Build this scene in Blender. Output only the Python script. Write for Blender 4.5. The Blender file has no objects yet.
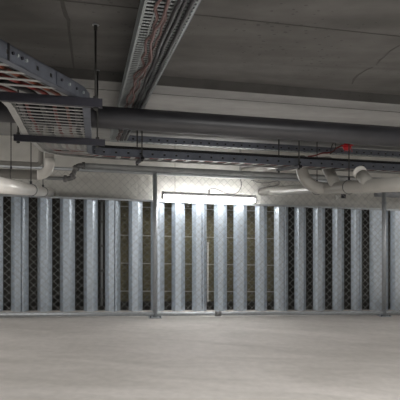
import bpy, math, random
from mathutils import Vector, Matrix
random.seed(7)
SC = bpy.context.scene
COL = SC.collection
F = 530.0          # focal length in pixels of a 400 px wide frame
A = 0.197          # turn of the building grid against the camera
S = 0.038          # cross fall of floor and slab
EYE = 1.45         # eye height over the floor
UP = Vector((0, 0, 1))

def W(u, v, w):
    """building grid: u along the fence, v away from the camera, w height over eye level"""
    return Vector((u - A * v, A * u + v, w - S * u + EYE))
UD = (W(1, 0, 0) - W(0, 0, 0)).normalized()
VD = (W(0, 1, 0) - W(0, 0, 0)).normalized()

def uv_w(px, py, w):
    m = (200 - py) / F; k = (px - 200) / F
    Y = w / (m + S * (k + A) / (1 + A * A))
    return (k + A) * Y / (1 + A * A), (1 - A * k) * Y / (1 + A * A)

def u_at(px, v):
    k = (px - 200) / F
    return v * (k + A) / (1 - A * k)

def w_at(px, py, v):
    k = (px - 200) / F
    Y = v * (1 + A * A) / (1 - A * k)
    return (200 - py) / F * Y + S * u_at(px, v)

# ------------------------------------------------------------------ mesh builder
WO = {}
class MB:
    def __init__(s): s.v = []; s.f = []
    def add(s, vs, fs):
        n = len(s.v); s.v += [Vector(p) for p in vs]
        s.f += [tuple(i + n for i in f) for f in fs]
        return s
    def box(s, u0, u1, v0, v1, w0, w1):
        vs = [W(u, v, w) for w in (w0, w1) for v in (v0, v1) for u in (u0, u1)]
        return s.add(vs, [(0, 2, 3, 1), (4, 5, 7, 6), (0, 1, 5, 4), (2, 6, 7, 3), (0, 4, 6, 2), (1, 3, 7, 5)])
    def cbox(s, c, dx, dy, dz, ex=None, ey=None, ez=None):
        ex = ex or UD; ey = ey or VD; ez = ez or UP
        vs = [c + ex * (i * dx / 2) + ey * (j * dy / 2) + ez * (k * dz / 2) for k in (-1, 1) for j in (-1, 1) for i in (-1, 1)]
        return s.add(vs, [(0, 2, 3, 1), (4, 5, 7, 6), (0, 1, 5, 4), (2, 6, 7, 3), (0, 4, 6, 2), (1, 3, 7, 5)])
    def tube(s, pts, r, n=12, caps=True, closed=False):
        pts = [Vector(p) for p in pts]; m = len(pts)
        rs = r if isinstance(r, (list, tuple)) else [r] * m
        vs = []; prev = None
        for i, p in enumerate(pts):
            if closed: t = pts[(i + 1) % m] - pts[i - 1]
            else: t = pts[min(i + 1, m - 1)] - pts[max(i - 1, 0)]
            t.normalize()
            if prev is None:
                ref = UP if abs(t.z) < 0.9 else UD
                x = ref.cross(t).normalized()
            else:
                x = (prev - t * prev.dot(t)).normalized()
            prev = x; y = t.cross(x)
            for k in range(n):
                q = 2 * math.pi * k / n + math.pi / n
                vs.append(p + (x * math.cos(q) + y * math.sin(q)) * rs[i])
        fs = []
        for i in range(m if closed else m - 1):
            j = (i + 1) % m
            for k in range(n):
                l = (k + 1) % n
                fs.append((i * n + k, i * n + l, j * n + l, j * n + k))
        if caps and not closed:
            fs.append(tuple(range(n - 1, -1, -1))); fs.append(tuple((m - 1) * n + k for k in range(n)))
        return s.add(vs, fs)
    def hollow(s, pts, r0, r1, n=24):
        """pipe socket / ring: tube with a bore"""
        return s.tube(pts, r0, n)
    def prism(s, poly, d):
        """poly: planar world points, d: offset vector"""
        n = len(poly)
        return s.add(list(poly) + [p + d for p in poly],
                     [tuple(range(n))[::-1], tuple(range(n, 2 * n))] + [(i, (i + 1) % n, n + (i + 1) % n, n + i) for i in range(n)])
    def build(s, name, m, parent=None, origin=None, smooth=False, bevel=0):
        o_w = Vector(origin) if origin is not None else (WO[parent.name] if parent else s.v[0].copy())
        if origin is None and not parent:
            lo = Vector((min(p.x for p in s.v), min(p.y for p in s.v), min(p.z for p in s.v)))
            hi = Vector((max(p.x for p in s.v), max(p.y for p in s.v), max(p.z for p in s.v)))
            o_w = Vector(((lo.x + hi.x) / 2, (lo.y + hi.y) / 2, lo.z))
        me = bpy.data.meshes.new(name)
        me.from_pydata([tuple(p - o_w) for p in s.v], [], s.f)
        me.materials.append(m); me.update()
        import bmesh as _b
        b = _b.new(); b.from_mesh(me); _b.ops.recalc_face_normals(b, faces=b.faces); b.to_mesh(me); b.free()
        if smooth:
            me.polygons.foreach_set('use_smooth', [len(p.vertices) == 4 for p in me.polygons])
        o = bpy.data.objects.new(name, me); COL.objects.link(o)
        if parent:
            o.parent = parent; o.location = o_w - WO[parent.name]
        else: o.location = o_w
        WO[o.name] = o_w
        if bevel:
            md = o.modifiers.new('bevel', 'BEVEL'); md.width = bevel; md.segments = 2; md.limit_method = 'ANGLE'
        return o

def tag(o, label, cat, group=None, kind=None):
    o['label'] = label; o['category'] = cat
    if group: o['group'] = group
    if kind: o['kind'] = kind
    return o
def thing(name, loc, label, cat, group=None):
    o = bpy.data.objects.new(name, None); COL.objects.link(o)
    o.empty_display_size = 0.1; o.location = loc; WO[o.name] = Vector(loc)
    return tag(o, label, cat, group)
def copy_part(o, world, parent):
    c = o.copy(); COL.objects.link(c); c.parent = parent
    c.location = Vector(world) - WO[parent.name]; WO[c.name] = Vector(world)
    return c

def arc(c, e1, e2, r, a0, a1, n=10):
    return [c + e1 * (r * math.cos(t)) + e2 * (r * math.sin(t)) for t in [a0 + (a1 - a0) * i / n for i in range(n + 1)]]
def smooth_path(pts, n=6):
    pts = [Vector(p) for p in pts]; out = []
    for i in range(len(pts) - 1):
        p0 = pts[max(i - 1, 0)]; p1 = pts[i]; p2 = pts[i + 1]; p3 = pts[min(i + 2, len(pts) - 1)]
        for k in range(n):
            t = k / n
            out.append(0.5 * ((2 * p1) + (p2 - p0) * t + (2 * p0 - 5 * p1 + 4 * p2 - p3) * t * t + (3 * p1 - p0 - 3 * p2 + p3) * t ** 3))
    out.append(pts[-1]); return out

# ------------------------------------------------------------------ materials
def mat(name, col, rough=0.5, metal=0.0, var=0.12, scale=6.0, bump=0.0, stretch=(1, 1, 1), detail=6, emit=None, spec=0.5):
    m = bpy.data.materials.new(name); m.use_nodes = True
    nt = m.node_tree; N = nt.nodes; L = nt.links
    b = N['Principled BSDF']
    b.inputs['Roughness'].default_value = rough; b.inputs['Metallic'].default_value = metal
    b.inputs['Specular IOR Level'].default_value = spec
    tc = N.new('ShaderNodeTexCoord'); mp = N.new('ShaderNodeMapping'); mp.inputs['Scale'].default_value = stretch
    L.new(tc.outputs['Object'], mp.inputs['Vector'])
    nz = N.new('ShaderNodeTexNoise'); nz.inputs['Scale'].default_value = scale; nz.inputs['Detail'].default_value = detail
    L.new(mp.outputs['Vector'], nz.inputs['Vector'])
    cr = N.new('ShaderNodeValToRGB'); cr.color_ramp.elements[0].position = 0.3; cr.color_ramp.elements[1].position = 0.7
    cr.color_ramp.elements[0].color = tuple(c * (1 - var) for c in col) + (1,)
    cr.color_ramp.elements[1].color = tuple(min(1, c * (1 + var)) for c in col) + (1,)
    L.new(nz.outputs['Fac'], cr.inputs['Fac']); L.new(cr.outputs['Color'], b.inputs['Base Color'])
    if bump:
        bp = N.new('ShaderNodeBump'); bp.inputs['Strength'].default_value = bump; bp.inputs['Distance'].default_value = 0.01
        L.new(nz.outputs['Fac'], bp.inputs['Height']); L.new(bp.outputs['Normal'], b.inputs['Normal'])
    if emit:
        b.inputs['Emission Color'].default_value = emit[0] + (1,); b.inputs['Emission Strength'].default_value = emit[1]
    return m

def concrete(name, col, var, s_big, s_fine, streak=(1, 1, 1), stain=0.35, pits=0.0, rough=0.85):
    m = mat(name, col, rough, 0, var, s_fine, 0.15, detail=8)
    nt = m.node_tree; N = nt.nodes; L = nt.links
    b = N['Principled BSDF']; tc = [n for n in N if n.type == 'TEX_COORD'][0]; cr = [n for n in N if n.type == 'VALTORGB'][0]
    mp = N.new('ShaderNodeMapping'); mp.inputs['Scale'].default_value = streak; mp.inputs['Rotation'].default_value = (0, 0, -0.197)
    L.new(tc.outputs['Object'], mp.inputs['Vector'])
    n2 = N.new('ShaderNodeTexNoise'); n2.inputs['Scale'].default_value = s_big; n2.inputs['Detail'].default_value = 5; n2.inputs['Distortion'].default_value = 0.6
    L.new(mp.outputs['Vector'], n2.inputs['Vector'])
    r2 = N.new('ShaderNodeValToRGB'); r2.color_ramp.elements[0].position = 0.35; r2.color_ramp.elements[1].position = 0.62
    r2.color_ramp.elements[0].color = (1 - stain, 1 - stain, 1 - stain * 1.05, 1); r2.color_ramp.elements[1].color = (1, 1, 1, 1)
    L.new(n2.outputs['Fac'], r2.inputs['Fac'])
    mx = N.new('ShaderNodeMix'); mx.data_type = 'RGBA'; mx.blend_type = 'MULTIPLY'; mx.inputs['Factor'].default_value = 1
    L.new(cr.outputs['Color'], mx.inputs['A']); L.new(r2.outputs['Color'], mx.inputs['B'])
    out = mx.outputs['Result']
    if pits:
        vo = N.new('ShaderNodeTexVoronoi'); vo.inputs['Scale'].default_value = 22
        L.new(tc.outputs['Object'], vo.inputs['Vector'])
        nz = N.new('ShaderNodeTexNoise'); nz.inputs['Scale'].default_value = 1.7
        L.new(tc.outputs['Object'], nz.inputs['Vector'])
        mt = N.new('ShaderNodeMath'); mt.operation = 'MULTIPLY_ADD'; mt.inputs[1].default_value = -0.55; mt.inputs[2].default_value = 0.40
        L.new(nz.outputs['Fac'], mt.inputs[0])
        lt = N.new('ShaderNodeMath'); lt.operation = 'LESS_THAN'
        L.new(vo.outputs['Distance'], lt.inputs[0]); L.new(mt.outputs[0], lt.inputs[1])
        m3 = N.new('ShaderNodeMix'); m3.data_type = 'RGBA'; m3.blend_type = 'MULTIPLY'
        ml = N.new('ShaderNodeMath'); ml.operation = 'MULTIPLY'; ml.inputs[1].default_value = pits
        L.new(lt.outputs[0], ml.inputs[0]); L.new(ml.outputs[0], m3.inputs['Factor'])
        L.new(out, m3.inputs['A']); m3.inputs['B'].default_value = (0.25, 0.25, 0.25, 1); out = m3.outputs['Result']
    L.new(out, b.inputs['Base Color'])
    return m

M = {}
M['floor'] = concrete('floor_concrete', (0.585, 0.55, 0.52), 0.06, 1.6, 14, (0.6, 2.2, 1), 0.17, rough=0.7)
M['ceil'] = concrete('slab_concrete_shaded', (0.098, 0.095, 0.092), 0.13, 1.3, 7, (0.7, 2.4, 1), 0.36, pits=0.5)  # same concrete as the beam, darkened to hold the near slab's shade
M['ceil_lit'] = concrete('beam_concrete_lit', (0.35, 0.35, 0.345), 0.08, 1.1, 7, (0.5, 1.6, 1), 0.2, pits=0.25)  # lightened concrete: tube light's glow on the far soffit put into the colour
M['wall'] = concrete('painted_wall', (0.62, 0.61, 0.575), 0.06, 1.2, 9, (1, 1, 1), 0.12)
M['joint'] = mat('dark_joint', (0.05, 0.048, 0.045), 0.9, scale=30)
M['galv'] = mat('galvanised_steel', (0.54, 0.60, 0.665), 0.36, 0.84, 0.14, 26, 0.04)
M['galvpipe'] = mat('galvanised_tube', (0.42, 0.44, 0.46), 0.45, 0.6, 0.1, 30)
M['wire'] = mat('mesh_wire', (0.33, 0.33, 0.325), 0.4, 0.3, 0.05, 30)
M['rail'] = mat('ladder_rail_steel', (0.155, 0.168, 0.20), 0.42, 0.7, 0.15, 18)
M['rung'] = mat('ladder_rung_steel', (0.38, 0.38, 0.37), 0.5, 0.3, 0.1, 20)
M['strut'] = mat('strut_steel', (0.03, 0.029, 0.038), 0.5, 0.4, 0.15, 20)
M['rod'] = mat('threaded_rod_steel', (0.045, 0.045, 0.042), 0.5, 0.5, 0.2, 60)
M['tray'] = mat('tray_steel', (0.34, 0.37, 0.375), 0.45, 0.45, 0.12, 24)
M['pipe'] = mat('black_pipe', (0.027, 0.027, 0.031), 0.42, 0.0, 0.25, 5, stretch=(1, 3, 3))
M['spr'] = mat('grey_pipe', (0.30, 0.31, 0.31), 0.5, 0.3, 0.12, 12)
M['coup'] = mat('coupling_iron', (0.17, 0.17, 0.17), 0.45, 0.5, 0.3, 30)
M['pvc'] = mat('white_pvc', (0.72, 0.70, 0.66), 0.32, 0, 0.05, 4)
M['pvcw'] = mat('warm_pvc', (0.29, 0.28, 0.258), 0.38, 0, 0.06, 4)
M['black'] = mat('black_cable', (0.018, 0.018, 0.02), 0.45, 0, 0.2, 20)
M['redc'] = mat('red_cable', (0.17, 0.022, 0.018), 0.45, 0, 0.15, 20)
M['orange'] = mat('orange_cable', (0.17, 0.05, 0.028), 0.45, 0, 0.15, 20)
M['pink'] = mat('pinkish_cable', (0.12, 0.068, 0.063), 0.5, 0, 0.2, 20)
M['greyc'] = mat('grey_cable', (0.22, 0.22, 0.22), 0.5, 0, 0.1, 20)
M['red'] = mat('red_plastic', (0.55, 0.012, 0.02), 0.3, 0, 0.05, 10)
M['housing'] = mat('luminaire_housing', (0.42, 0.42, 0.43), 0.4, 0, 0.04, 10)
M['diffuser'] = mat('luminaire_diffuser', (0.9, 0.9, 0.9), 0.4, 0, 0.0, 5, emit=((1.0, 0.985, 0.96), 29.0))
M['sleeper'] = mat('retaining_sleeper', (0.20, 0.178, 0.108), 0.9, 0, 0.35, 14, 0.2, stretch=(1, 1, 4))
M['void_shade'] = mat('void_shade_tone', (0.025, 0.024, 0.02), 0.95, 0, 0.3, 9)  # near-black tone paints the void's shade onto its floor and rear wall
M['girt'] = mat('pale_girt', (0.66, 0.64, 0.58), 0.5, 0.2, 0.05, 10)
M['box'] = mat('grey_box', (0.25, 0.26, 0.28), 0.5, 0.1, 0.06, 10)
M['whitebox'] = mat('white_box', (0.75, 0.75, 0.73), 0.4, 0, 0.03, 10)

WF = -1.45                      # floor
WC = 0.85                       # near slab soffit
WB = 0.784                      # beam / far soffit
VS = 3.484                       # where the step is
VFEN = 6.526                    # fence line
VBAT = 6.88                     # slat faces
VWALL = 7.0                    # wall face
U0, U1 = -6.0, 8.0
V0, V1 = -4.0, 7.95

# ------------------------------------------------------------------ the setting
def structure(o, label, cat): return tag(o, label, cat, None, 'structure')
structure(MB().box(U0, U1, V0, V1, WF - 0.2, WF).build('floor', M['floor']), 'pale bare concrete floor of the car park', 'floor')
structure(MB().box(U0, U1, V0, VS, WC, WC + .35).box(U0, U1, VS - .012, VS, WB + .002, WC).build('ceiling', M['ceil']), 'board-marked concrete slab overhead, shade painted into its dark colour', 'ceiling')
structure(MB().box(U0, U1, VS, V1, WB, WC + .35).build('ceiling', M['ceil_lit']), 'concrete band beam with painted-in lamp glow, one shallow step lower, towards the fence', 'ceiling')
structure(MB().box(U0, U1, VWALL, V1 - 0.25, 0.004, WB).build('wall_back', M['wall']), 'pale wall band above the steel slats', 'wall')
structure(MB().box(U0, U1, V1 - 0.03, V1, WF, WB).box(U0 + .01, U1 - .01, VBAT + .09, V1 - .031, WF + .0005, WF + .05).build('wall_rear', M['void_shade']), 'rear wall of the void behind the slats, shade painted dark', 'wall')
ga, gb = u_at(114, 7.36), u_at(278, 7.36)
rs = thing('sleeper_wall', W((ga + gb) / 2, 7.36, WF + .051), 'olive sleeper wall seen through the middle gaps between the slats', 'retaining wall')
for w0, w1 in ((WF + .051, -1.262), (-1.25, -.872), (-.86, -.482), (-.47, -.082), (-.07, .002)):
    MB().box(ga, gb, 7.32, 7.40, w0, w1).build('sleeper', M['sleeper'], rs)
for w in (-1.262, -.872, -.482, -.082):
    MB().box(ga, gb, 7.308, 7.38, w + .0005, w + .0115).build('pale_rail', M['girt'], rs)
structure(MB().box(U0 - 0.2, U0, V0, V1, WF - 0.2, WC + 0.35).build('wall_left', M['wall']), 'concrete side wall outside the view to the left', 'wall')
structure(MB().box(U1, U1 + 0.2, V0, V1, WF - 0.2, WC + 0.35).build('wall_right', M['wall']), 'concrete side wall outside the view to the right', 'wall')
structure(MB().box(U0, U1, V0 - 0.2, V0, WF - 0.2, WC + 0.35).build('wall_front', M['wall']), 'concrete wall behind the viewer', 'wall')
# steel head trim over the slats
structure(MB().box(-3.4, 6.2, VBAT - 0.02, VWALL - 0.001, 0.004, 0.028).build('trim_1', M['galvpipe']), 'grey steel head angle along the top of the slats', 'trim')
# formwork joint and cracks in the slab
vj = uv_w(200, 15, WC)[1]
structure(MB().box(U0 + .01, U1 - .01, vj - 0.004, vj + 0.004, WC - 0.002, WC + 0.002).build('trim_2', M['joint']), 'dark formwork joint running across the slab', 'trim')
def crack(name, pix, widths, label):
    pts = [Vector(uv_w(x, y, WC)) for x, y in pix]
    top = []; 
    n = len(pts)
    L_, R_ = [], []
    for i, p in enumerate(pts):
        t = (pts[min(i + 1, n - 1)] - pts[max(i - 1, 0)]).normalized(); q = Vector((-t.y, t.x)) * widths[i]
        L_.append(p + q); R_.append(p - q)
    m = MB()
    for i in range(n - 1):
        quad = [L_[i], L_[i + 1], R_[i + 1], R_[i]]
        m.prism([W(p.x, p.y, WC - 0.0015) for p in quad], Vector((0, 0, 0.004)))
    structure(m.build(name, M['joint']), label, 'trim')
crack('trim_3', [(352, 84), (354, 79), (358, 75), (366, 70), (373, 67)], [.004, .007, .006, .004, .002], 'dark curved crack in the slab')
crack('trim_4', [(376, 65), (380, 60), (384, 57), (390, 51), (400, 45), (412, 39)], [.002, .006, .003, .005, .003, .003], 'dark crack running to the right edge of the slab')
crack('trim_5', [(61, -6), (63, 6), (66, 16), (68.5, 20), (69, 30), (71, 45), (73, 62), (74, 68)], [.006, .009, .010, .008, .006, .007, .006, .004], 'dark leak line in the slab left of the threaded rod')
vq = uv_w(200, 97, WB)[1]
m = MB(); rj = random.Random(3); uq = U0 + .1
while uq < U1 - .3:
    L_ = rj.uniform(.12, .5); d_ = rj.uniform(.002, .005)
    m.box(uq, uq + L_, vq - d_, vq + d_, WB - 0.0015, WB + 0.002); uq += L_
structure(m.build('trim_6', M['joint']), 'ragged dark joint along the band beam', 'trim')

# ------------------------------------------------------------------ steel slats
gaps = [(3, 11), (28.6, 37.5), (52, 60), (75, 83.7), (97.7, 105), (120.5, 128.6), (142.6, 150.7), (164.4, 171.6), (185, 192), (206.7, 214),
        (227, 233.4), (247, 255), (267, 274), (288, 294.4), (306, 313), (325, 332.5), (344, 351), (362, 369.5)]
edges = [-14.5] + [e for g in gaps for e in g] + [388]
slats = [(edges[i], edges[i + 1]) for i in range(0, len(edges), 2)] + [(390.5, 404), (411, 424)]
names = ['cut off by the left edge of the picture', 'with a lap seam, second from the left picture edge', 'third from the left picture edge',
 'fourth from the left picture edge', 'just left of the dark gap showing a thin pipe', 'with a lap seam, just right of the gap showing a thin pipe',
 'one before the middle fence post, coming from the left', 'standing right behind the middle fence post', 'under the left end of the lit tube light',
 'with a lap seam under the middle of the tube light', 'next right of the lap-seamed one under the tube light',
 'under the right end of the lit tube light', 'first one clear of the tube light on its right', 'with a lap seam right of the tube light, below the wall cables',
 'below the pipe elbow right of the tube light', 'second right of the lap-seamed one below the wall cables', 'below the small white box on the wall',
 'with a lap seam, left of the darkest gap near the right post', 'just left of the right fence post', 'just right of the right fence post', 'cut off by the right edge of the picture']
seam = {1, 5, 9, 13, 17}
VB = VBAT + 0.058
for i, (x0, x1) in enumerate(slats):
    a, b = u_at(x0, VB), u_at(x1, VB)
    wd = b - a
    lip = 0.052
    p = [(a, VB), (a + min(.043, wd * .25), VBAT), (b - min(.064, wd * .36), VBAT), (b, VB)]
    if i in seam:
        f = a + wd * .62
        p = [(a, VB), (a + min(lip, wd * .25), VBAT), (f - .006, VBAT), (f, VBAT + .018), (f + .006, VBAT - .004), (b - min(.060, wd * .27), VBAT - .004), (b, VB)]
    t = 0.0035
    poly = p + [(u + (0 if 0 < j < len(p) - 1 else 0), v + t) for j, (u, v) in reversed(list(enumerate(p)))]
    o = MB().prism([W(u, v, WF + 0.001) for u, v in poly], W(0, 0, 0.0) - W(0, 0, WF + 0.001 - 0.002)).build('steel_slat', M['galv'])
    tag(o, 'galvanised steel slat ' + names[i] if i < len(names) else 'galvanised steel slat', 'slat', 'galvanised slats of the ventilation screen')
# thin pipes standing in two of the gaps
m_u = u_at(101.8, VB + .1)
t = thing('conduit', W(m_u, VB + .1, WF + .051), 'thin grey pipe with clips standing in a dark gap between slats', 'pipe')
MB().tube([W(m_u, VB + .1, WF + .051), W(m_u, VB + .1, -0.02)], 0.015, 10).build('tube', M['galvpipe'], t, smooth=True)
for w in (-0.3, -0.62, -0.95, -1.2):
    MB().tube([W(m_u, VB + .1, w), W(m_u, VB + .1, w + .03)], 0.023, 10).build('clip', M['coup'], t, smooth=True)
m_u = u_at(207.6, VB + .03)
tag(MB().box(m_u - .006, m_u + .006, VB + .005, VB + .025, WF + .12, -0.52).build('batten_strip', M['whitebox']), 'thin white strip standing in the gap under the tube light', 'strip')

# ------------------------------------------------------------------ chain-link fence
uL, uR = u_at(155, VFEN) - 3.09, u_at(384, VFEN) + 1.6
FT = 0.365
fence = thing('chain_link_fence', W(u_at(155, VFEN), VFEN, WF), 'galvanised chain-link fence on steel posts in front of the slats', 'fence')
D = 0.092; HB = WF + 0.035
def strand_mesh():
    m = MB(); nst = int((uR - uL) / (D / 2)); nv = int((FT - HB) / (D / 2))
    for i in range(nst):
        pts = []
        for j in range(nv + 1):
            side = (i + j) % 2
            uu = uL + (i + side) * D / 2
            pts.append(W(uu, VFEN - 0.036 + (0.0022 if side else -0.0022), HB + j * D / 2))
        m.tube(pts, 0.0027, 4)
    return m
strand_mesh().build('wire_mesh', M['wire'], fence, smooth=True)
MB().tube([W(uL, VFEN, WF + .044), W(uR, VFEN, WF + .044)], 0.024, 12).build('bottom_rail', M['galvpipe'], fence, smooth=True)
MB().tube([W(uL, VFEN, FT), W(uR, VFEN, FT)], 0.022, 12).build('top_rail', M['galvpipe'], fence, smooth=True)
for uu in (u_at(155, VFEN), u_at(384, VFEN)):
    p = MB().tube([W(uu, VFEN, WF), W(uu, VFEN, FT + .03)], 0.030, 16).build('post', M['galvpipe'], fence, smooth=True)
    q = MB().cbox(W(uu, VFEN, WF + .005), .16, .13, .01)
    q.build('base_plate', M['galvpipe'], p, bevel=.002)
    for du, dv in ((-.06, -.045), (.06, -.045), (-.06, .045), (.06, .045)):
        MB().tube([W(uu + du, VFEN + dv, WF + .009), W(uu + du, VFEN + dv, WF + .025)], .009, 6).build('anchor_bolt', M['strut'], p)
    MB().tube([W(uu, VFEN, FT + .028), W(uu, VFEN, FT + .04), W(uu, VFEN, FT + .05)], [.033, .033, .012], 16).build('post_cap', M['galvpipe'], p, smooth=True)
uu = u_at(218, VFEN)
MB().tube([W(uu - .04, VFEN, WF + .044), W(uu + .04, VFEN, WF + .044)], 0.031, 12).build('rail_sleeve', M['coup'], fence, smooth=True)

# ------------------------------------------------------------------ tube light
VL = 6.705
ul, ur = u_at(162.5, VL), u_at(255, VL)
wl = w_at(208, 197.2, VL)
lamp = thing('tube_light', W((ul + ur) / 2, VL, wl - .05), 'long lit white batten luminaire hanging on wires between the chain-link fence and the slats', 'light')
def extr(profile, u0, u1):
    m = MB(); m.prism([W(u0, VL + dv, wl + dw) for dv, dw in profile], W(u1, 0, 0) - W(u0, 0, 0)); return m
extr([(-.045, .0), (.045, .0), (.045, .03), (.032, .052), (-.032, .052), (-.045, .03)], ul, ur).build('housing', M['housing'], lamp)
extr([(-.047, .006), (-.052, .002), (-.052, -.024), (-.034, -.040), (0, -.046), (.034, -.040), (.052, -.024), (.052, .002), (.047, .006)], ul + .012, ur - .012).build('diffuser', M['diffuser'], lamp)
for x0, x1 in ((ul - .006, ul + .012), (ur - .012, ur + .006)):
    extr([(-.054, -.026), (-.034, -.048), (.034, -.048), (.054, -.026), (.047, .032), (.033, .055), (-.033, .055), (-.047, .032)], x0, x1).build('end_cap', M['housing'], lamp)
for px in (175, 241):
    uu = u_at(px, VL)
    MB().tube([W(uu, VL, wl + .05), W(uu, VL, WB)], .0022, 6).build('suspension_wire', M['rod'], lamp)
    MB().cbox(W(uu, VL, wl + .056), .03, .04, .012).build('clip', M['housing'], lamp)
def wp(px, py, v): return W(u_at(px, v), v, w_at(px, py, v))
MB().tube([wp(209, 193.5, VL), wp(209, 190, VL)], .010, 8).build('gland', M['strut'], lamp)
MB().tube(smooth_path([wp(209, 191, VL), wp(210, 189.2, VL), wp(214, 188.3, VL), wp(220, 190.5, VL), wp(227, 193.3, VL - .03), wp(233, 194, VL - .03), wp(238, 192, VL - .01), wp(241, 187, VL), wp(241.5, 182, VL), wp(240, 177, VL), W(u_at(240, VL), VL, WB)]), .0055, 6).build('flex_cord', M['greyc'], lamp, smooth=True)

# ------------------------------------------------------------------ cable ladder
VF_, VK_ = 4.535, 4.945         # front and far rail of the run along the fence
UN, UO = -0.03, -0.44           # right and left rail of the run away from the viewer
RH = 0.066
def wv(v):
    T = [(1.2, .552), (2.0, .514), (2.65, .487), (3.4, .400), (3.9, .391), (4.4, .385), (9, .385)]
    for (a, x), (b, y) in zip(T, T[1:]):
        if v <= b: return x + (y - x) * max(0, (v - a)) / (b - a)
    return .385
def bend(cu, cv, r, n=10): return [(cu - r * math.cos(t), cv + r * math.sin(t)) for t in [i * math.pi / 2 / n for i in range(n + 1)]]
cu, cv = 0.12, 4.385
right = [(-.60, 1.40), (-.50, 1.66), (-.338, 2.016), (-.22, 2.27), (-.12, 2.47), (-.055, 2.62), (UN, 2.74), (UN, 3.4), (UN, 3.9)] + bend(cu, cv, .15) + [(U1 - .3, VF_)]
left = [(-1.02, 1.55), (-.92, 1.81), (-.75, 2.16), (-.63, 2.41), (-.53, 2.58), (-.47, 2.68), (UO, 2.80), (UO, 3.4), (UO, 3.9)] + bend(cu, cv, .56) + [(U1 - .3, VK_)]
def resample(path, step):
    out = [Vector(path[0])]; P = [Vector(p) for p in path]
    acc = 0
    for a, b in zip(P, P[1:]):
        d = (b - a).length
        n = max(1, round(d / step))
        for i in range(1, n + 1): out.append(a + (b - a) * i / n)
    return out
def rail_mesh(path, out_sign, holes=True, step=0.055):
    """C-shaped side rail with square holes punched through its web"""
    P = resample(path, step); m = MB()
    z = [0, .36 * RH, .62 * RH, RH]
    n = len(P); 
    nor = []
    for i in range(n):
        t = (P[min(i + 1, n - 1)] - P[max(i - 1, 0)]).normalized(); nor.append(Vector((-t.y, t.x)) * out_sign)
    T = .003
    vs = []
    for i in range(n):
        for k in z:
            p = P[i]; vs.append(W(p.x, p.y, wv(p.y) + k))
    # hole cells: narrow ones
    fs = []
    for i in range(n - 1):
        for k in range(3):
            if holes and k == 1 and i % 2 == 0: continue
            fs.append((i * 4 + k, (i + 1) * 4 + k, (i + 1) * 4 + k + 1, i * 4 + k + 1))
    base = len(vs)
    for i in range(n):
        p = P[i] + nor[i] * T
        for k in z: vs.append(W(p.x, p.y, wv(p.y) + k))
    fs += [tuple(base + q for q in f) for f in list(fs)]
    m.add(vs, fs)
    # top and bottom flanges turned inward
    for zz, fw in ((0, .024), (RH - .004, .018)):
        vs = []; fs = []
        for i in range(n):
            for off, hh in ((T, 0), (-fw, 0), (-fw, .004), (T, .004)):
                p = P[i] + nor[i] * off; vs.append(W(p.x, p.y, wv(P[i].y) + zz + hh))
        for i in range(n - 1):
            for k in range(4):
                l = (k + 1) % 4; fs.append((i * 4 + k, (i + 1) * 4 + k, (i + 1) * 4 + l, i * 4 + l))
        fs += [(0, 1, 2, 3), tuple((n - 1) * 4 + k for k in range(4))]
        m.add(vs, fs)
    return m
ladder = thing('cable_ladder', W(cu, cv, .385), 'long galvanised cable ladder turning from the left front to run along the fence', 'cable ladder')
# web holes are narrow: alternate wide solid and narrow open cells
def hole_path(path, pitch=.105, hole=.02):
    P = [Vector(p) for p in path]; out = [P[0]]
    acc = 0.0; nxt = pitch; state = 0
    for a, b in zip(P, P[1:]):
        d = (b - a).length; pos = 0
        while acc + (d - pos) >= nxt:
            pos += nxt - acc; acc = 0
            out.append(a + (b - a) * (pos / d)); state ^= 1
            nxt = hole if state else pitch
        acc += d - pos
    out.append(P[-1]); return out
def rail_holes(path, sign, zlo=.36, zhi=.64, pitch=.085, hole=.018, RH_=RH, wfun=wv, fl=.034):
    P = hole_path(path, pitch, hole); n = len(P); T = .003
    nor = []
    for i in range(n):
        t = (P[min(i + 1, n - 1)] - P[max(i - 1, 0)]).normalized(); nor.append(Vector((-t.y, t.x)) * sign)
    z = [0, zlo * RH_, zhi * RH_, RH_]; m = MB()
    vs = []; fs = []
    for off in (0, T):
        for i in range(n):
            p = P[i] + nor[i] * off
            for k in z: vs.append(W(p.x, p.y, wfun(p.y) + k))
    B = n * 4
    for i in range(n - 1):
        for k in range(3):
            if k == 1 and i % 2 == 1: 
                for f in ((i*4+1, (i+1)*4+1), ((i+1)*4+1, (i+1)*4+2), ((i+1)*4+2, i*4+2), (i*4+2, i*4+1)):
                    fs.append((f[0], f[1], f[1] + B, f[0] + B))
                continue
            q = (i * 4 + k, (i + 1) * 4 + k, (i + 1) * 4 + k + 1, i * 4 + k + 1)
            fs.append(q); fs.append(tuple(x + B for x in q[::-1]))
    m.add(vs, fs)
    for zz, fw in ((0, fl), (RH_ - .004, fl * .5)):
        vs = []; fs = []
        for i in range(n):
            for off, hh in ((T, 0), (-fw, 0), (-fw, .004), (T, .004)):
                p = P[i] + nor[i] * off; vs.append(W(p.x, p.y, wfun(P[i].y) + zz + hh))
        for i in range(n - 1):
            for k in range(4):
                l = (k + 1) % 4; fs.append((i * 4 + k, (i + 1) * 4 + k, (i + 1) * 4 + l, i * 4 + l))
        fs += [(0, 1, 2, 3), tuple((n - 1) * 4 + k for k in range(4))]
        m.add(vs, fs)
    return m
rail_holes(right, -1).build('side_rail', M['rail'], ladder)
rail_holes(left, 1).build('side_rail', M['rung'], ladder)
def u_on(path, v):
    for (a, b), (c, d) in zip(path, path[1:]):
        if b <= v <= d and d > b: return a + (c - a) * (v - b) / (d - b)
    return None
def rung_between(p, q, width=.026, th=.0025):
    a = W(p[0], p[1], wv(p[1]) + .010); b = W(q[0], q[1], wv(q[1]) + .010)
    x = (b - a).normalized(); y = UP.cross(x).normalized()
    MB().cbox((a + b) / 2, (b - a).length, width, th, x, y, x.cross(y)).build('rung', M['rung'], ladder)
v = 1.62
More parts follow.
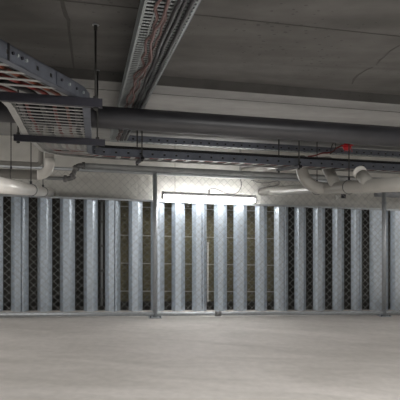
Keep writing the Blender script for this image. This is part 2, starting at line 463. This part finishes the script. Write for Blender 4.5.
while v < 2.56:
    r = u_on(right, v); l = u_on(left, v)
    if l is None: l = r - .43
    rung_between((l + .004, v), (r - .004, v), .034); v += .105
v = 2.66
while v < 4.36:
    r = u_on(right, v); l = u_on(left, v)
    rung_between((l + .004, v), (r - .004, v), .026); v += .062
for k in range(1, 7):
    t = k * math.pi / 2 / 7
    rung_between((cu - .557 * math.cos(t), cv + .557 * math.sin(t)), (cu - .153 * math.cos(t), cv + .153 * math.sin(t)), .03)
u = .20; first = None
while u < 5.2:
    c = W(u, (VF_ + VK_) / 2, .395)
    if first is None:
        m = MB().cbox(c, .040, .40, .003); first = m.build('rung', M['rung'], ladder, origin=c)
    else: copy_part(first, c, ladder)
    u += .125
# splice plate on the near rail
def on_rail(px, dz, off=-.006):
    # point on right near rail at pixel column
    best = min((abs((200 + F * (W(*p, wv(p[1])).x / W(*p, wv(p[1])).y)) - px), p) for p in [tuple(q) for q in resample(right[:8], .01)])
    p = best[1]; return p
def plate(px0, px1, zlo, zhi, name, mm):
    a, b = on_rail(px0, 0), on_rail(px1, 0)
    t = (Vector(b) - Vector(a)).normalized(); n_ = Vector((t.y, -t.x)) * .0075
    pts = [W(a[0] + n_.x, a[1] + n_.y, wv(a[1]) + zlo), W(b[0] + n_.x, b[1] + n_.y, wv(b[1]) + zlo), W(b[0] + n_.x, b[1] + n_.y, wv(b[1]) + zhi), W(a[0] + n_.x, a[1] + n_.y, wv(a[1]) + zhi)]
    d = W(-n_.x * .55, -n_.y * .55, 0) - W(0, 0, 0)
    return MB().prism(pts, d).build(name, mm, ladder), pts, d
for a, b in ((8.5, 27), (56, 85)):
    pl, pts, d = plate(a, b, .006, .058, 'splice_plate', M['rail'])
    for k in range(4):
        c = pts[0].lerp(pts[1], (k + .5) / 4).lerp(pts[3].lerp(pts[2], (k + .5) / 4), .55)
        nrm = -d.normalized()
        MB().tube([c - nrm * .002, c + nrm * .007], .007, 6).build('bolt', M['tray'] if k % 2 else M['strut'], pl)
plate(7.2, 8.3, .0, .066, 'end_seam', M['black'])

# cables lying in the ladder
def ladder_cable(frac, r, mm, label, name='cable', z=0.0, wob=.006, vmax=None):
    pts = []
    rr, ll = resample(right, .2), resample(left, .2)
    N_ = 90
    def at(path, s):
        tot = [0]
        for a, b in zip(path, path[1:]): tot.append(tot[-1] + (b - a).length)
        return tot
    # walk both rails by matching sections
    secs = []
    for (p, q) in zip(right, left): secs.append((Vector(p), Vector(q)))
    for (p0, q0), (p1, q1) in zip(secs, secs[1:]):
        d = max((p1 - p0).length, (q1 - q0).length); n = max(1, round(d / .16))
        for i in range(n):
            t = i / n; p = p0.lerp(p1, t); q = q0.lerp(q1, t)
            c = p.lerp(q, min(.93, max(.07, frac + random.uniform(-wob, wob) / .41)))
            pts.append(W(c.x, c.y, wv(c.y) + .0165 + r + z * min(1, max(0, (c.x + .35) / .4)) * (c.y > 4.2)))
    tag(MB().tube(smooth_path(pts, 2), r, 8).build(name, mm, smooth=True), label, 'cable', 'cables lying in the cable ladder')
ladder_cable(.175, .016, M['black'], 'thick black cable along the front rail of the cable ladder')
ladder_cable(.07, .012, M['black'], 'black cable riding highest against the front ladder rail', z=.052, wob=.0)
ladder_cable(.29, .009, M['orange'], 'orange-red cable in the cable ladder beside the thick black cable')
ladder_cable(.45, .010, M['redc'], 'dark red cable down the middle of the cable ladder')
ladder_cable(.60, .013, M['black'], 'black cable left of the red one in the cable ladder')
ladder_cable(.78, .009, M['redc'], 'dark red cable nearest the outer rail of the cable ladder')
ladder_cable(.88, .012, M['greyc'], 'grey cable against the outer rail of the cable ladder')

# ------------------------------------------------------------------ trapeze hangers
def channel(m, p, q, wtop, h=.041, b=.041):
    """C channel, opening upwards, between grid points p and q"""
    t = (Vector(q) - Vector(p)).normalized(); n = Vector((-t.y, t.x))
    prof = [(-b/2, 0), (-b/2, -h), (b/2, -h), (b/2, 0), (b/2 - .01, 0), (b/2 - .01, -.004), (b/2 - .004, -.004), (b/2 - .004, -h + .004), (-b/2 + .004, -h + .004), (-b/2 + .004, -.004), (-b/2 + .01, -.004), (-b/2 + .01, 0)]
    a = [W(p[0] + n.x * x, p[1] + n.y * x, wtop + z) for x, z in prof]; d = W(q[0], q[1], 0) - W(p[0], p[1], 0)
    N_ = len(a)
    m.add(a + [x + d for x in a], [(i, (i + 1) % N_, N_ + (i + 1) % N_, N_ + i) for i in range(N_)] +
          [(0, 1, 8, 11), (1, 2, 7, 8), (2, 3, 6, 7)] + [tuple(N_ + x for x in f) for f in [(0, 1, 8, 11), (1, 2, 7, 8), (2, 3, 6, 7)]])
    return m
def trapeze(p, q, rods, wtop, ceil, label, r=.005, h=.041):
    mid = W((p[0] + q[0]) / 2, (p[1] + q[1]) / 2, wtop - h)
    t = thing('trapeze_hanger', mid, label, 'hanger', 'trapeze hangers under the cable ladder')
    channel(MB(), p, q, wtop, h, h).build('channel', M['strut'], t)
    for (u, v) in rods:
        rd = MB().tube([W(u, v, wtop - h - .014), W(u, v, ceil)], r, 8).build('threaded_rod', M['rod'], t, smooth=True)
        for w in (wtop - h - .012, wtop + .002):
            MB().tube([W(u, v, w), W(u, v, w + .012)], .011, 6).build('nut', M['rod'], rd)
        MB().tube([W(u, v, ceil - .004), W(u, v, ceil)], .017, 12).build('ceiling_washer', M['galvpipe'], rd)
        if ceil == WC:
            MB().tube([W(u, v, ceil - .03), W(u, v, ceil - .004)], .009, 8).build('anchor', M['rod'], rd)
v1 = 2.568
trapeze((-1.0, v1), (.032, v1), [(u_at(95.6, v1), v1), (-.95, v1)], wv(v1) - .001, WC, 'nearer dark strut hanger crossing under the ladder at the left', .0055)
v2 = 3.47
trapeze((-.50, v2), (.06, v2), [(u_at(97.4, v2), v2), (-.475, v2)], wv(v2) - .001, WC, 'second dark strut hanger under the ladder, farther from the camera', .0055)
for px, lab in ((142, 'strut hanger with two rods under the ladder near the middle post'), (299, 'strut hanger with two rods under the ladder beside the pipe elbow')):
    u = u_at(px, 4.47)
    trapeze((u, 4.43), (u, 5.04), [(u, 4.47), (u, 5.0)], .384, WB, lab, .006, .026)
u = u_at(470, 4.47)

# ------------------------------------------------------------------ perforated cable tray
TW = .665; TH = .066
ua, ub = .16, .33; va, vb = 5.80, 5.97
tray = thing('cable_tray', W((ua + ub) / 2, 3.6, TW), 'slotted cable tray overhead, passing above the black pipe and turning right', 'cable tray')
def plate_slots(u0, u1, v0, v1, cols, slot, pitch, along_v=True):
    """flat tray bottom with rows of slots: columns across, repeated along"""
    m = MB(); T = .002
    L0, L1 = (v0, v1) if along_v else (u0, u1)
    n = int((L1 - L0) / pitch)
    cuts = [L0]
    for i in range(n):
        cuts += [L0 + i * pitch + (pitch - slot), L0 + (i + 1) * pitch]
    if cuts[-1] < L1 - 1e-4: cuts.append(L1)
    B0, B1 = (u0, u1) if along_v else (v0, v1)
    cr = [B0 + (B1 - B0) * c for c in cols]
    idx = {}
    def P(i, j, lvl):
        key = (i, j, lvl)
        if key not in idx:
            a, b = cuts[i], cr[j]
            idx[key] = len(m.v); m.v.append(W(b, a, TW + lvl * T) if along_v else W(a, b, TW + lvl * T))
        return idx[key]
    for i in range(len(cuts) - 1):
        for j in range(len(cr) - 1):
            if i % 2 == 1 and j % 2 == 1: continue
            for lvl in (0, 1):
                m.f.append((P(i, j, lvl), P(i + 1, j, lvl), P(i + 1, j + 1, lvl), P(i, j + 1, lvl)))
    return m
colsT = [0, .03, .22, .25, .44, .47, .56, .59, .70, .73, .97, 1]
plate_slots(ua, ub, .9, va, colsT, .019, .034).build('base', M['tray'], tray)
plate_slots(ua, ub, va, vb, [0, 1], .01, .1).build('base', M['tray'], tray)
plate_slots(ub, U1 - .4, va, vb, [0, .1, .4, .6, .9, 1], .03, .08, False).build('base', M['tray'], tray)
wc_ = lambda v: TW
rail_holes([(ub, .9), (ub, va), (U1 - .4, va)], -1, .3, .65, .072, .022, TH, wc_, .006).build('side_wall', M['rail'], tray)
rail_holes([(ua, .9), (ua, vb), (U1 - .4, vb)], 1, .18, .86, .017, .017, TH, wc_, .006).build('side_wall', M['tray'], tray)

def tray_cable(frac, r, mm, label, below, wob, group='cables tied to the slotted tray', vend=5.86, turn=True, seed=0, drop=0):
    rnd = random.Random(seed); pts = []
    z = TW - r - .0005 - drop if below else TW + .0025 + r
    v = .95
    ue = ua + (ub - ua) * frac
    vt = va + (vb - va) * (1 - frac)
    off = 0
    while v < vt - .12:
        off = off * .5 + rnd.uniform(-wob, wob)
        pts.append(W(ue + off, v, z)); v += .09
    if turn:
        pts += [W(ue, vt - .10, z), W(ue + .03, vt - .03, z), W(ue + .10, vt, z)]
        u = ue + .3
        while u < U1 - .6:
            pts.append(W(u, vt + rnd.uniform(-wob, wob) * .6, z)); u += .35
    tag(MB().tube(smooth_path(pts, 3), r, 8).build('cable', mm, smooth=True), label, 'cable', group)
tray_cable(.30, .0058, M['pink'], 'pinkish cable snaking below the slotted tray, nearest its left rim', True, .014, seed=1, turn=False)
tray_cable(.37, .0058, M['pink'], 'pinkish cable below the slotted tray, right of the first pink one', True, .014, seed=2, drop=.0125, turn=False)
tray_cable(.45, .0045, M['pink'], 'thin brown-pink cable below the slotted tray beside the black ones', True, .010, seed=3, turn=False)
tray_cable(.60, .0085, M['black'], 'thick black cable below the slotted tray, left of two more', True, .003, seed=4, turn=False)
tray_cable(.70, .0075, M['black'], 'middle thick black cable below the slotted tray', True, .003, seed=5, turn=False)
tray_cable(.85, .0085, M['black'], 'black cable below the slotted tray along its right rim', True, .002, seed=6, turn=False)
tray_cable(.14, .020, M['black'], 'black cable lying inside the slotted tray on its left side', False, .004, seed=7)
tray_cable(.45, .021, M['black'], 'black cable lying inside the slotted tray along the middle', False, .004, seed=8)
tray_cable(.82, .021, M['black'], 'black cable lying inside the slotted tray on its right side', False, .003, seed=9)

# ------------------------------------------------------------------ pipes
PV, PR = 3.56, .075
PWc = .484 + PR
tag(MB().tube([W(-2.2, PV, PWc), W(0, PV, PWc), W(2, PV, PWc), W(4.2, PV, PWc)], PR, 32).build('drain_pipe', M['pipe'], smooth=True), 'large black pipe crossing below the concrete slab', 'pipe')

GV, GW_, GR = 6.06, .388, .030
sp = thing('sprinkler_pipe', W(u_at(85, GV), GV, GW_), 'grey steel pipe along the fence top with a dark coupled offset', 'pipe')
uS = u_at(82, GV)
MB().tube([W(uS, GV, GW_), W(3, GV, GW_), W(6, GV, GW_)], GR, 16).build('tube', M['spr'], sp, smooth=True)
wLow = w_at(60, 178.5, GV)
uE = u_at(67, GV)
MB().tube(smooth_path([W(uS + .02, GV, GW_), W(uS - .03, GV, GW_ - .004), W(uS - .065, GV, GW_ - .03), W(uE + .06, GV, wLow + .03), W(uE + .03, GV, wLow + .006), W(uE - .02, GV, wLow)], 4), .028, 14).build('elbow', M['coup'], sp, smooth=True)
for c, d in ((W(uS + .015, GV, GW_), UD), (W(uS - .065, GV, GW_ - .034), (UD + UP * 1.2).normalized()), (W(uE + .062, GV, wLow + .034), (UD + UP * 1.2).normalized()), (W(uE - .02, GV, wLow), UD)):
    MB().tube([c - d * .018, c - d * .015, c + d * .015, c + d * .018], [.034, .041, .041, .034], 16).build('coupling', M['coup'], sp, smooth=True)
MB().tube([W(uE - .02, GV, wLow), W(-2.5, GV, wLow)], .021, 14).build('branch_tube', M['spr'], sp, smooth=True)

def pipe_path(pts, r, mm, name='tube', parent=None, n=20): return MB().tube(pts, r, n).build(name, mm, parent, smooth=True)
def sock(c, d, r, parent, mm, L=.05, name='socket'):
    MB().tube([c - d * L, c - d * L, c + d * L, c + d * L], [r * .9, r * 1.12, r * 1.12, r * .9], 20).build(name, mm, parent, smooth=True)
def hanger(u, v, wpipe, rp, ceil, label):
    t = thing('pipe_hanger', W(u, v, wpipe), label, 'hanger', 'rod hangers of the white pipes')
    return t
def ring_hanger(c, axis, rp, ceil_w, u, v, label):
    t = thing('pipe_hanger', c, label, 'hanger', 'rod hangers of the white pipes')
    rd = MB().tube([c + UP * (rp + .006), W(u, v, ceil_w)], .0048, 8).build('threaded_rod', M['rod'], t, smooth=True)
    x = UP.cross(axis).normalized()
    MB().tube(arc(c, x, UP, rp + .003, 0, 2 * math.pi * 23 / 24, 23), .0028, 5, closed=True).build('ring_clamp', M['strut'], t)
    MB().tube([c + UP * (rp + .004), c + UP * (rp + .028)], .011, 6).build('nut', M['strut'], t)
    return t

# left white pipe running away from the viewer
lu, lw, lr = -.555, .068, .050
lp = thing('waste_pipe', W(lu, 4, lw), 'white waste pipe at the left edge running towards the slats', 'pipe')
pipe_path([W(lu, 1.9, lw), W(lu, 4, lw), W(lu, VWALL + .02, lw)], lr, M['pvc'], 'tube', lp)
def v_on(px, u):
    k = (px - 200) / F; return u * (1 - A * k) / (k + A)
for px in (20, 38):
    vv = v_on(px, lu); sock(W(lu, vv, lw), VD, lr, lp, M['pvc'])
for px, lab in ((31, 'rod hanger holding the left white waste pipe, nearer one'), (43, 'rod hanger holding the left white waste pipe close to the slats')):
    vv = v_on(px, lu); ring_hanger(W(lu, vv, lw), VD, lr, WB, lu, vv, lab)
# white pipe with upturned elbow behind it
BV = 5.75; br = .050
bw = w_at(20, 174.2, BV)
bu = u_at(37.5, BV)
bp = thing('waste_pipe', W(bu, BV, bw), 'white waste pipe with an upturned elbow under the left of the ladder', 'pipe')
pipe_path([W(-3, BV, bw), W(bu, BV, bw)], br, M['pvcw'], 'tube', bp)
R_ = .125
c = W(bu, BV, bw) + UP * R_
el = arc(c, UD, UP, R_, -math.pi / 2, 0, 12)
pipe_path(el + [el[-1] + UP * .06], br * 1.06, M['pvc'], 'elbow', bp)
pipe_path([el[-1] + UP * .05, Vector((el[-1].x, el[-1].y, W(bu, BV, WB).z - .003))], br * .96, M['pvcw'], 'riser', bp)
sock(el[-1] + UP * .05, UP, br * 1.05, bp, M['pvc'], .03)
ring_hanger(W(u_at(11, BV), BV, bw), UD, br, WB, u_at(11, BV), BV, 'long rod hanger holding the elbowed white pipe at the left')
# thinner pipe above
tw_ = w_at(20, 163.8, BV + .12)
tp = thing('conduit_pipe', W(-1, BV + .12, tw_), 'thin pale pipe just above the elbowed white waste pipe', 'pipe')
te = u_at(41, BV + .12)
pipe_path([W(-3, BV + .12, tw_), W(te - .05, BV + .12, tw_)] + arc(W(te - .05, BV + .12, tw_) + UP * .05, -UP, UD, .05, 0, math.pi / 2, 6)[1:] + [Vector((W(te, BV + .12, tw_).x, W(te, BV + .12, tw_).y, W(te, BV + .12, WB).z - .002))], .026, M['pvcw'], 'tube', tp, 14)

# right white pipe
ru, rw, rr_ = 2.245, .204, .0575
rp = thing('waste_pipe', W(ru, 4.5, rw), 'large white waste pipe at the right with branches rising to the slab', 'pipe')
pipe_path([W(ru, 2.3, rw), W(ru, 5, rw), W(ru, VWALL + .02, rw)], rr_, M['pvcw'], 'tube', rp)
def to_wall(p, py, d=None):
    # short riser that sweeps back through the wall
    vv = (p.y - A * p.x) / (1 + A * A); k = p.x / p.y; px = 200 + F * k
    dz = (200 - py) / F * p.y + EYE - p.z
    R3 = .12
    end = Vector(p) + UP * dz
    if d is None: a = [p, p + UP * (dz - R3)]
    else: a = [p, p + d * .03]
    c0 = a[-1]; q = Vector((c0.x, c0.y, end.z)) + VD * R3
    mid = [c0.lerp(q, .5) + (UP - VD) * (.018 if d is None else .0)]
    L_ = (VWALL + .01 - vv) / 1.0
    pipe_path(smooth_path([a[0], a[1]] + mid + [q, q + VD * (L_ - R3 - (0 if d is None else .04))], 5), rr_ * .93, M['pvcw'], 'riser', rp)
def branch(v0, kind):
    if kind == 'bend':
        R2 = .20
        c = W(ru, v0, rw) - UD * .06 + UP * R2
        el = arc(c, -UD, UP, R2, -math.pi / 2, 0, 14)
        pipe_path([W(ru, v0, rw)] + el + [el[-1] + UP * .02], rr_ * 1.05, M['pvcw'], 'elbow', rp)
        top = el[-1]
        sock(W(ru, v0, rw) + VD * -.16, VD, rr_ * 1.04, rp, M['pvcw'], .035)
        to_wall(top, 160)
        sock(W(ru, v0 - .10, rw), VD, rr_ * 1.04, rp, M['pvcw'], .035)
    else:
        d = (VD * .85 + UP * (.8 if kind == 'wye' else .6)).normalized()
        a = W(ru, v0, rw); b = a + d * (.26 if kind == 'wye' else .17)
        pipe_path([a, b], rr_ * .98, M['pvcw'], 'branch', rp)
        sock(b, d, rr_, rp, M['pvcw'], .035)
        if kind == 'wye':
            e = b + d * .10
            to_wall(b, 161, d)
        else:
            MB().tube([b + d * .035, b + d * .06, b + d * .066], [rr_ * 1.05, rr_ * 1.05, rr_ * .8], 20).build('cleanout_cap', M['pvc'], rp, smooth=True)
    sock(W(ru, v0, rw), VD, rr_ * 1.0, rp, M['pvcw'], .09, 'tee')
branch(v_on(326, ru), 'bend')
branch(v_on(337, ru), 'wye')
branch(v_on(370, ru), 'cap')
for px, lab in ((317, 'rod hanger on the right white waste pipe beside the elbow'), (349, 'rod hanger on the right white waste pipe left of the capped branch')):
    vv = v_on(px, ru); ring_hanger(W(ru, vv, rw), VD, rr_ + .004, WB, ru, vv, lab)

# ------------------------------------------------------------------ small fittings
VA = 5.66
ua_ = u_at(347, VA)
al = thing('alarm_sounder', W(ua_, VA, WB), 'small red alarm sounder under the slab above the trays', 'alarm')
c = W(ua_, VA, WB)
MB().tube([c, c - UP * .03], .035, 20).build('mounting_box', M['red'], al, smooth=True)
c = c - UP * .03
MB().tube([c, c - UP * .008, c - UP * .014], [.07, .076, .058], 24).build('mounting_base', M['red'], al, smooth=True)
MB().tube([c - UP * .013, c - UP * .035, c - UP * .055, c - UP * .066], [.052, .050, .038, .02], 24).build('dome', M['red'], al, smooth=True)
for i in range(4):
    q = c + UD * (.045 * (i / 1.5 - 1)) - VD * .035 - UP * .04
    MB().tube([q, q - UP * .045], .0035, 6).build('prong', M['red'], al)
def pp(px, py, v): return wp(px, py, v)
tag(MB().tube(smooth_path([c + UD * -.055 - UP * .008, pp(336, 148.5, VA), pp(333, 151.5, VA), pp(328, 152.8, VA), pp(322, 153.2, VA + .02), pp(315, 155.5, VA + .05), pp(308, 156.5, VA + .1)], 5), .009, 8).build('alarm_cable', M['redc'], smooth=True), 'red cable looping from the red alarm sounder', 'cable')
tag(MB().tube(smooth_path([pp(331, 153, VA - .04), pp(331, 149, VA - .04), pp(333, 143.5, VA - .04), pp(335, 143, VA - .04), pp(335.5, 147, VA - .04), pp(334, 151, VA - .04), pp(330, 154, VA - .04)], 5), .005, 8).build('cable_loop', M['black'], smooth=True), 'small black cable loop left of the red alarm sounder', 'cable')
# wall boxes
VWF = VWALL
def wallbox(px0, px1, py0, py1, d, name, mm, label, cat, lidmat=None):
    a, b = u_at(px0, VWF), u_at(px1, VWF); t_, bt = w_at((px0 + px1) / 2, py0, VWF), w_at((px0 + px1) / 2, py1, VWF)
    t = thing(name, W((a + b) / 2, VWF, bt), label, cat)
    MB().box(a, b, VWF - d, VWF - .0005, bt, t_).build('body', mm, t, bevel=.004)
    MB().box(a + .008, b - .008, VWF - d - .006, VWF - d, bt + .006, t_ - .006).build('lid', lidmat or mm, t, bevel=.002)
wallbox(374, 408, 191.5, 197.5, .07, 'cable_trunking', M['box'], 'grey trunking box on the wall behind the right post', 'trunking')
wallbox(335, 339, 195.5, 199.5, .03, 'junction_box', M['whitebox'], 'small white box on the wall below the right white pipe', 'box')
wallbox(341, 345, 194.3, 198.3, .03, 'wall_sensor', M['strut'], 'small black box on the wall right of the white box', 'sensor')
VC = VWALL - .012
tag(MB().tube(smooth_path([wp(252, 180, VC), wp(258, 182.5, VC), wp(266, 183, VC), wp(272, 182, VC), wp(278, 181, VC), wp(279, 184, VC), wp(274, 186, VC), wp(268, 187, VC), wp(264, 190, VC)], 5), .005, 6).build('wall_cable', M['greyc'], smooth=True), 'loose grey cable draped on the wall right of the tube light', 'cable')

# ------------------------------------------------------------------ lights
def area(name, loc, sx, sy, e, col=(1, .97, .92), rot=(0, 0, 0)):
    l = bpy.data.lights.new(name, 'AREA'); l.shape = 'RECTANGLE'; l.size = sx; l.size_y = sy; l.energy = e; l.color = col
    o = bpy.data.objects.new(name, l); o.location = loc; o.rotation_euler = rot; COL.objects.link(o); return o
WARM = (1, .985, .96)
area('aisle_lamp', W(1.6, 1.3, WC - .05), 1.3, .12, 125, WARM)
area('aisle_lamp', W(-4.4, 4.6, WB - .05), 1.3, .12, 110, WARM)
area('aisle_lamp', W(6.6, 4.6, WB - .05), 1.3, .12, 95, WARM)
area('rear_fill_light', W(0, V0 + .1, -.4), 8, 1.7, 14, (.80, .90, 1), (math.pi / 2, 0, math.atan(A)))  # added cool fill light before the closed front wall, no opening there
wd = bpy.data.worlds.new('world'); SC.world = wd; wd.use_nodes = True
wd.node_tree.nodes['Background'].inputs['Color'].default_value = (.6, .68, .8, 1)
wd.node_tree.nodes['Background'].inputs['Strength'].default_value = 0.1

# ------------------------------------------------------------------ camera
cam = bpy.data.cameras.new('camera'); co = bpy.data.objects.new('camera', cam); COL.objects.link(co)
co.location = (0, 0, EYE); co.rotation_euler = (math.pi / 2, 0, 0)
cam.sensor_fit = 'HORIZONTAL'; cam.sensor_width = 36; cam.lens = 36 * F / 400; cam.clip_start = .05
SC.camera = co
SC.view_settings.view_transform = 'Standard'; SC.view_settings.look = 'None'
SC.view_settings.exposure = 0.5; SC.view_settings.gamma = 1; SC.view_settings.use_curve_mapping = False
